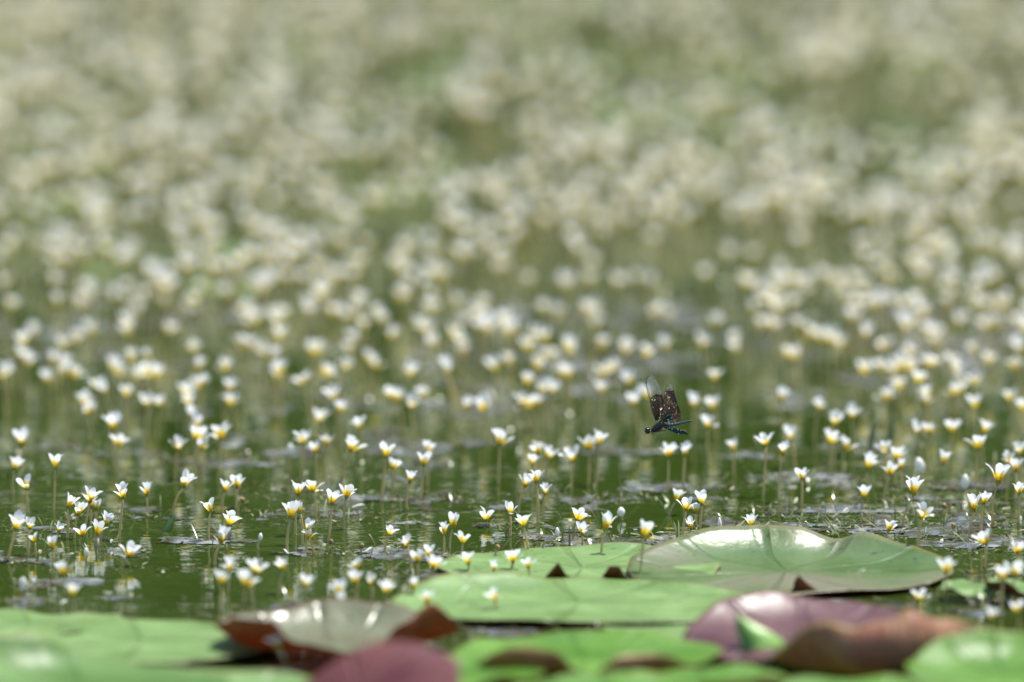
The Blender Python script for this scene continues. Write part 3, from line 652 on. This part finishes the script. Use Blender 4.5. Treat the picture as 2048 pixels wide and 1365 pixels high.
# ------------------------------------------------------------------ small things on the water
def blade(name, label, cat, pts_px, foot, width_px, m, thick=.0007, lean=0.0):
    """an upright leaf blade through photo points at the distance of its foot"""
    c = on_water(*foot); s = mpp(c.y); P = [on_plane(x, y, c.y + lean * i / len(pts_px)) - c for i, (x, y) in enumerate(pts_px)]; vs, fs = [], []
    for i, p in enumerate(P):
        wd = width_px[i] * s * .5
        for (a, b_) in ((-wd, -thick), (0, thick * .2 + wd * .35), (wd, -thick), (0, -thick * 1.2 + wd * .35)): vs.append(p + Vector((a, b_, 0)))
    for i in range(len(P) - 1):
        for k in range(4): fs.append((i * 4 + k, i * 4 + (k + 1) % 4, i * 4 + 4 + (k + 1) % 4, i * 4 + 4 + k))
    o = mesh_obj(name, vs, fs, m); o.location = c
    return tag(o, label, cat)
GRASS = simple('pale_grass', (0.34, 0.38, 0.16), .5, .25, 90, .35)
LEAF = simple('fresh_leaf', (0.26, 0.40, 0.16), .45, .25, 90, .35)
blade('grass_blade', 'pale yellow green pointed grass blade standing among flowers at right', 'grass blade', [(1782, 905), (1781, 880), (1784, 855), (1792, 828)], (1782, 915), [10, 15, 13, 2], GRASS)
blade('green_leaf', 'folded light green leaf blade rising from the water at left', 'leaf', [(332, 1062), (338, 1050), (345, 1038), (350, 1026)], (331, 1063), [22, 16, 10, 2], LEAF)
blade('grass_blade', 'short pale green blade left of the tall pale grass blade', 'grass blade', [(1741, 905), (1742, 880), (1748, 855), (1752, 845)], (1741, 912), [9, 14, 12, 3], GRASS)
blade('green_leaf', 'thin green shoot beside the flower cluster straight below the dragonfly', 'leaf', [(1332, 1025), (1326, 1012), (1318, 1000), (1314, 995)], (1334, 1030), [3, 3, 3, 1], LEAF)
LIME = simple('folded_leaf_lime', (0.28, 0.50, 0.12), .4, .2, 60, .45)
blade('folded_leaf', 'small bright green leaf folded to a point before the purple pad', 'leaf', [(1524, 1342), (1526, 1328), (1532, 1306), (1522, 1280), (1500, 1258), (1484, 1240), (1475, 1226)], (1524, 1346), [16, 52, 92, 88, 56, 24, 3], LIME, lean=.045)
BROWN = simple('leaf_tip_brown', (0.20, 0.075, 0.025), .5, .3, 90, .4)
blade('brown_leaf', 'dark brown curled leaf tip standing before the large dark green pad', 'leaf', [(1612, 1188), (1607, 1176), (1600, 1164), (1597, 1152)], (1612, 1196), [68, 42, 24, 4], BROWN)
WHITE = simple('fallen_petal_white', (0.80, 0.79, 0.74), .4, .08, 300, .3)
def fallen(label, px, py, L, W, az, tilt, roll=0.0):
    V, F, T = petal_arrays(int(px), 5, 4); c = on_water(px, py); s = mpp(c.y)
    o = mesh_obj('fallen_petal', V, F, WHITE); o.scale = (L * s * .7, W * s * 1.6, L * s); o.location = c + Vector((0, 0, .0012))
    o.rotation_euler = (Matrix.Rotation(R(az), 3, 'Z') @ Matrix.Rotation(R(90 - tilt), 3, 'Y') @ Matrix.Rotation(R(roll), 3, 'Z')).to_euler()
    return tag(o, label, 'petal', 'fallen petals on the water')
fallen('long pale petal floating on the weed right of the four open flowers', 698, 1020, 34, 14, 8, 14)
fallen('white petal lying beside the brown curl of weed at centre left', 728, 1108, 24, 10, 30, 26)
fallen('small round white petal floating below the tall leaning flower at left', 222, 1090, 9, 9, 80, 60)
fallen('small white petal floating below the other small round petal at left', 222, 1115, 9, 8, 70, 60)
fallen('ragged white petal on the weed left of the broad pads', 1183, 1098, 22, 12, 110, 50)
fallen('white petal drooping beside the wet weed before the dark notch', 1192, 1108, 18, 8, -60, 30)
fallen('white petal floating left of the big dark green pad rim', 1335, 1092, 10, 9, 60, 50)
fallen('white petals scrap on the weed under the sharp flowers at right', 1683, 1030, 18, 12, 20, 40)
fallen('tiny white petal on the weed before the short flower at right', 1719, 1020, 10, 9, 90, 55)
fallen('pinkish white petal floating low at the right photo edge', 2042, 1052, 18, 9, 100, 70)
fallen('white petal crumpled on the near edge of the central pad', 917, 1222, 28, 16, 10, 40).location.z += .010
fallen('white petal resting at the back rim of the purple pad', 1712, 1186, 22, 12, 0, 30).location.z += .012
fallen('small white petal floating at the left under the two short buds', 120, 1212, 20, 12, 40, 20)
fallen('white petal stuck on the weed under the paired white cups', 578, 1112, 16, 8, 150, 40)

# seed heads: little brown knobs on bent stalks
SEED = simple('seed_head_brown', (0.26, 0.17, 0.06), .6, .4, 300, .1, .0003)
for lab, bx, by, cx, cy in [('brown seed head on a short stalk before the central pad', 995, 1095, 993, 1118), ('orange brown seed head bent over the water at far left group', 485, 1000, 478, 1022),
                            ('small brown seed head left of the front white cluster', 662, 1084, 660, 1094), ('reddish seed tip on the weed right of the tall flower', 1888, 1012, 1886, 1030),
                            ('little brown knob above the weed before the right flowers', 1907, 1052, 1910, 1072), ('brown curled seed head beside the fallen petal at centre left', 724, 1092, 716, 1108)]:
    c = on_water(cx, cy); h = on_plane(bx, by, c.y); e = empty('seed_head', c); rs = random.Random(int(bx)); s = mpp(c.y)
    v, f = tube([p - c for p in stem_points(c, h, rs, 4)], [.0007] * 5, 5); mesh_obj('stem', v, f, STEM, e)
    V, F = ellipsoid(h - c, (5 * s, 5 * s, 5.5 * s), 10, 7)
    V = [p + Vector((rs.gauss(0, .4), rs.gauss(0, .4), rs.gauss(0, .4))) * s for p in V]; mesh_obj('knob', V, F, SEED, e)
    tag(e, lab, 'seed head', 'brown seed heads')

# ------------------------------------------------------------------ the dragonfly in flight
DY = 7.925
S = mpp(DY); D0 = on_plane(1318, 850, DY)
def dp(zx, zy, depth=0.0):                           # a point of the enlarged view (9.1 x) -> metres from the thorax
    return Vector(((1270 + zx / 9.1 - 1318) * S, depth, -(740 + zy / 9.1 - 850) * S))
BODY = simple('dragonfly_black', (0.010, 0.011, 0.013), .34, .4, 900, 0, .0001, .4)
ABD = simple('dragonfly_blue_black', (0.030, 0.040, 0.048), .30, .5, 700, 0, .0001, .7)
EYE = simple('dragonfly_eye', (0.008, 0.005, 0.008), .12, .3, 900)
FACE = simple('dragonfly_pale_face', (0.45, 0.45, 0.42), .35, .2, 900)
def wing_material(name, c1, c2, glints, thresh):
    m, ns, ls, b, out = mat(name)
    tc = ns.new('ShaderNodeTexCoord'); vo = node(ns, 'ShaderNodeTexVoronoi'); vo.inputs['Scale'].default_value = 1300
    ls.new(tc.outputs['Object'], vo.inputs[0])
    nz = ns.new('ShaderNodeTexNoise'); nz.inputs['Scale'].default_value = 150; ls.new(tc.outputs['Object'], nz.inputs[0])
    rp = ramp(ns, [(.35, c1), (.65, c2)]); ls.new(nz.outputs[0], rp.inputs[0])
    sp = ns.new('ShaderNodeSeparateColor'); ls.new(vo.outputs['Color'], sp.inputs[0])
    gt = node(ns, 'ShaderNodeMath', operation='GREATER_THAN'); gt.inputs[1].default_value = thresh; ls.new(sp.outputs[0], gt.inputs[0])
    gr = ramp(ns, glints); ls.new(sp.outputs[1], gr.inputs[0])
    mc = node(ns, 'ShaderNodeMix', data_type='RGBA'); ls.new(gt.outputs[0], mc.inputs[0]); ls.new(rp.outputs[0], mc.inputs[6]); ls.new(gr.outputs[0], mc.inputs[7])
    ls.new(mc.outputs[2], b.inputs['Base Color']); ls.new(gt.outputs[0], b.inputs['Metallic'])
    b.inputs['Roughness'].default_value = .42; b.inputs['Thin Film Thickness'].default_value = 0; b.inputs['Thin Film IOR'].default_value = 1.5
    ge = ns.new('ShaderNodeNewGeometry'); sb = node(ns, 'ShaderNodeVectorMath', operation='MULTIPLY_ADD')   # every cell of the wing lies at its own small tilt
    ls.new(vo.outputs['Color'], sb.inputs[0]); sb.inputs[1].default_value = (.8, .8, .8); sb.inputs[2].default_value = (-.4, -.4, -.25)
    ad = node(ns, 'ShaderNodeVectorMath', operation='ADD'); ls.new(ge.outputs['Normal'], ad.inputs[0]); ls.new(sb.outputs[0], ad.inputs[1])
    no = node(ns, 'ShaderNodeVectorMath', operation='NORMALIZE'); ls.new(ad.outputs[0], no.inputs[0]); ls.new(no.outputs[0], b.inputs['Normal'])
    translucent_mix(ns, ls, b, out, mc.outputs[2], .45)
    return m
WING = wing_material('wing_iridescent_brown', (.095, .046, .020), (.17, .088, .040), [(0, (.9, .32, .08)), (.7, (.9, .55, .2)), (1, (.3, .85, .4))], .93)
WING_B = wing_material('wing_iridescent_blue', (.012, .022, .034), (.03, .044, .062), [(0, (.3, .8, .5)), (.6, (.2, .6, .8)), (1, (.85, .8, .3))], .92)
m, ns, ls, b, out = mat('wing_clear')
b.inputs['Base Color'].default_value = (.75, .70, .58, 1); b.inputs['Roughness'].default_value = .2
tr = ns.new('ShaderNodeBsdfTransparent'); mx = ns.new('ShaderNodeMixShader'); mx.inputs[0].default_value = .15
ls.new(tr.outputs[0], mx.inputs[1]); ls.new(b.outputs[0], mx.inputs[2]); ls.new(mx.outputs[0], out.inputs[0]); CLEAR = m
VEIN = simple('wing_vein', (.05, .035, .02), .4, .3, 900)
df = empty('dragonfly', D0)
tag(df, 'dark iridescent dragonfly flying left above the flowers, wings raised', 'dragonfly')
# thorax, head, abdomen
V, F = [], []
spine = [(292, 1122, 16), (320, 1110, 40), (370, 1078, 66), (420, 1040, 74), (470, 1000, 70), (520, 985, 56), (560, 1005, 42), (600, 1012, 34)]
v, f = tube([dp(x, y) for x, y, r_ in spine], [r_ / 9.1 * S * 1.02 for x, y, r_ in spine], 12); mesh_obj('thorax', v, f, BODY, df)
ab = [(585, 1012, 34), (640, 1008, 36), (700, 1000, 34), (760, 990, 32), (820, 978, 29), (880, 962, 27), (940, 948, 24), (985, 938, 21), (1015, 932, 20), (1032, 930, 12)]
pts, rad = [], []
for i in range(len(ab) - 1):                         # segments with narrow joints
    for k in range(4):
        t = k / 4; x = ab[i][0] * (1 - t) + ab[i + 1][0] * t; y = ab[i][1] * (1 - t) + ab[i + 1][1] * t; r_ = ab[i][2] * (1 - t) + ab[i + 1][2] * t
        pts.append(dp(x, y)); rad.append(r_ / 9.1 * S * (.86 if k == 0 else 1.0))
v, f = tube(pts, rad, 10); mesh_obj('abdomen', v, f, ABD, df)
head = mesh_obj('head', *ellipsoid(dp(238, 1118), (38 / 9.1 * S, 42 / 9.1 * S, 42 / 9.1 * S), 14, 10), BODY, df)
for sgn in (-1, 1):
    mesh_obj('eye', *ellipsoid(dp(230, 1108, sgn * 32 / 9.1 * S), (52 / 9.1 * S, 44 / 9.1 * S, 58 / 9.1 * S), 14, 10), EYE, head)
mesh_obj('face', *ellipsoid(dp(190, 1125), (14 / 9.1 * S, 24 / 9.1 * S, 22 / 9.1 * S), 10, 7), BODY, head)
mesh_obj('neck', *tube([dp(262, 1118), (dp(300, 1118))], [14 / 9.1 * S, 18 / 9.1 * S], 8), FACE, df)
for sgn in (-1, 1):
    for path in ([(330, 1120), (305, 1150), (320, 1180), (352, 1172)], [(400, 1090), (430, 1125), (470, 1118)], [(450, 1070), (490, 1110), (548, 1108)]):
        d_ = sgn * 30 / 9.1 * S; mesh_obj('leg', *tube([dp(x, y, d_ * (1 + .2 * i)) for i, (x, y) in enumerate(path)], [7 / 9.1 * S, 6 / 9.1 * S, 5 / 9.1 * S, 3 / 9.1 * S][:len(path)], 6), BODY, df)
def wing(dark, clear, veins, m, depth_fn, stigma=None):
    def plate(poly, mm, name, parent):
        n = len(poly); th = Vector((0, .00015, 0)); P = [dp(x, y, depth_fn(x, y)) for x, y in poly]
        bm = bmesh.new(); A_ = [bm.verts.new(p) for p in P]; B_ = [bm.verts.new(p + th) for p in P]
        fl = [bm.faces.new(A_), bm.faces.new(list(reversed(B_)))]
        for i in range(n): bm.faces.new((A_[i], B_[i], B_[(i + 1) % n], A_[(i + 1) % n]))
        bmesh.ops.triangulate(bm, faces=fl)
        me = bpy.data.meshes.new(name); bm.to_mesh(me); bm.free(); me.materials.append(mm); return link(name, me, parent)
    wg = plate(dark, m, 'wing', df)
    if clear: plate(clear, CLEAR, 'clear_tip', wg)
    vs_, fs_ = [], []
    for path, th in veins:
        P = [dp(x, y, depth_fn(x, y) - .00012) for x, y in path]; v, f = tube(P, [th * 1.3 / 9.1 * S] * len(P), 5); vs_, fs_ = join([(vs_, fs_), (v, f)])
    if vs_: mesh_obj('vein', vs_, fs_, VEIN, wg)
    if stigma: mesh_obj('wing_spot', *tube([dp(x, y, depth_fn(x, y)) for x, y in stigma], [6 / 9.1 * S] * 2, 6), BODY, wg)
    return wg
fd = lambda x, y: .010 + (980 - y) / 9.1 * S * .35
wing([(385, 970), (345, 885), (315, 790), (290, 690), (274, 590), (300, 555), (335, 530), (360, 518), (380, 496), (430, 492), (470, 500), (500, 505), (515, 580), (520, 660), (508, 740), (478, 830), (435, 935)],
     [(273, 586), (240, 480), (216, 370), (204, 285), (220, 210), (262, 170), (318, 162), (385, 228), (440, 312), (480, 420), (501, 502), (470, 497), (430, 489), (380, 493), (360, 515), (335, 527), (300, 552)],
     [([(385, 970), (315, 790), (274, 590), (240, 480), (216, 370), (204, 285), (220, 210), (262, 170), (318, 162)], 5), ([(318, 162), (385, 228), (440, 312), (480, 420), (502, 502), (520, 660)], 3),
      ([(392, 960), (330, 740), (296, 580), (262, 470), (235, 370)], 3)] +
     [([(400 + 8 * k, 940), (350 + 22 * k, 640), (330 + 22 * k, 500), (268 + 26 * k, 300 + 5 * k), (258 + 22 * k, 215 + 8 * k)], 1.6) for k in range(6)], WING, fd, [(212, 258), (214, 312)])
hd = lambda x, y: .004 + (960 - y) / 9.1 * S * .25 + (x - 480) / 9.1 * S * .25
wing([(452, 930), (470, 850), (495, 760), (520, 650), (520, 540), (542, 432), (580, 408), (640, 412), (712, 414), (735, 500), (765, 610), (800, 700), (832, 820), (846, 930), (770, 975), (620, 985), (520, 985)],
     [(543, 428), (556, 372), (580, 330), (640, 305), (688, 352), (711, 411), (640, 409), (580, 405)],
     [([(460, 920), (510, 680), (530, 480), (560, 360), (600, 318), (640, 304), (690, 354), (760, 600), (832, 815)], 4)] +
     [([(480 + 10 * k, 900), (530 + 30 * k, 650 + 12 * k), (560 + 34 * k, 440 + 50 * k)], 2.2) for k in range(7)] + [([(570 + 18 * k, 410), (585 + 16 * k, 340 + abs(k - 3) * 8)], 1.6) for k in range(6)], WING, hd)
nd = lambda x, y: -.004 - (x - 500) / 9.1 * S * .55
wing([(500, 1018), (600, 1008), (700, 1030), (820, 1040), (900, 1068), (960, 1128), (945, 1145), (870, 1128), (800, 1146), (735, 1122), (640, 1082), (560, 1058)], None,
     [([(500, 1018), (640, 1050), (800, 1090), (950, 1138)], 3), ([(500, 1012), (700, 1028), (900, 1066), (960, 1128)], 4)], WING_B, nd)
bd = lambda x, y: -.006 - (950 - y) / 9.1 * S * .6
wing([(430, 958), (455, 905), (490, 852), (550, 812), (610, 788), (670, 822), (690, 872), (640, 905), (560, 930), (490, 965)], None,
     [([(430, 958), (490, 852), (610, 788)], 3), ([(440, 955), (560, 880), (680, 850)], 2)], WING_B, bd)
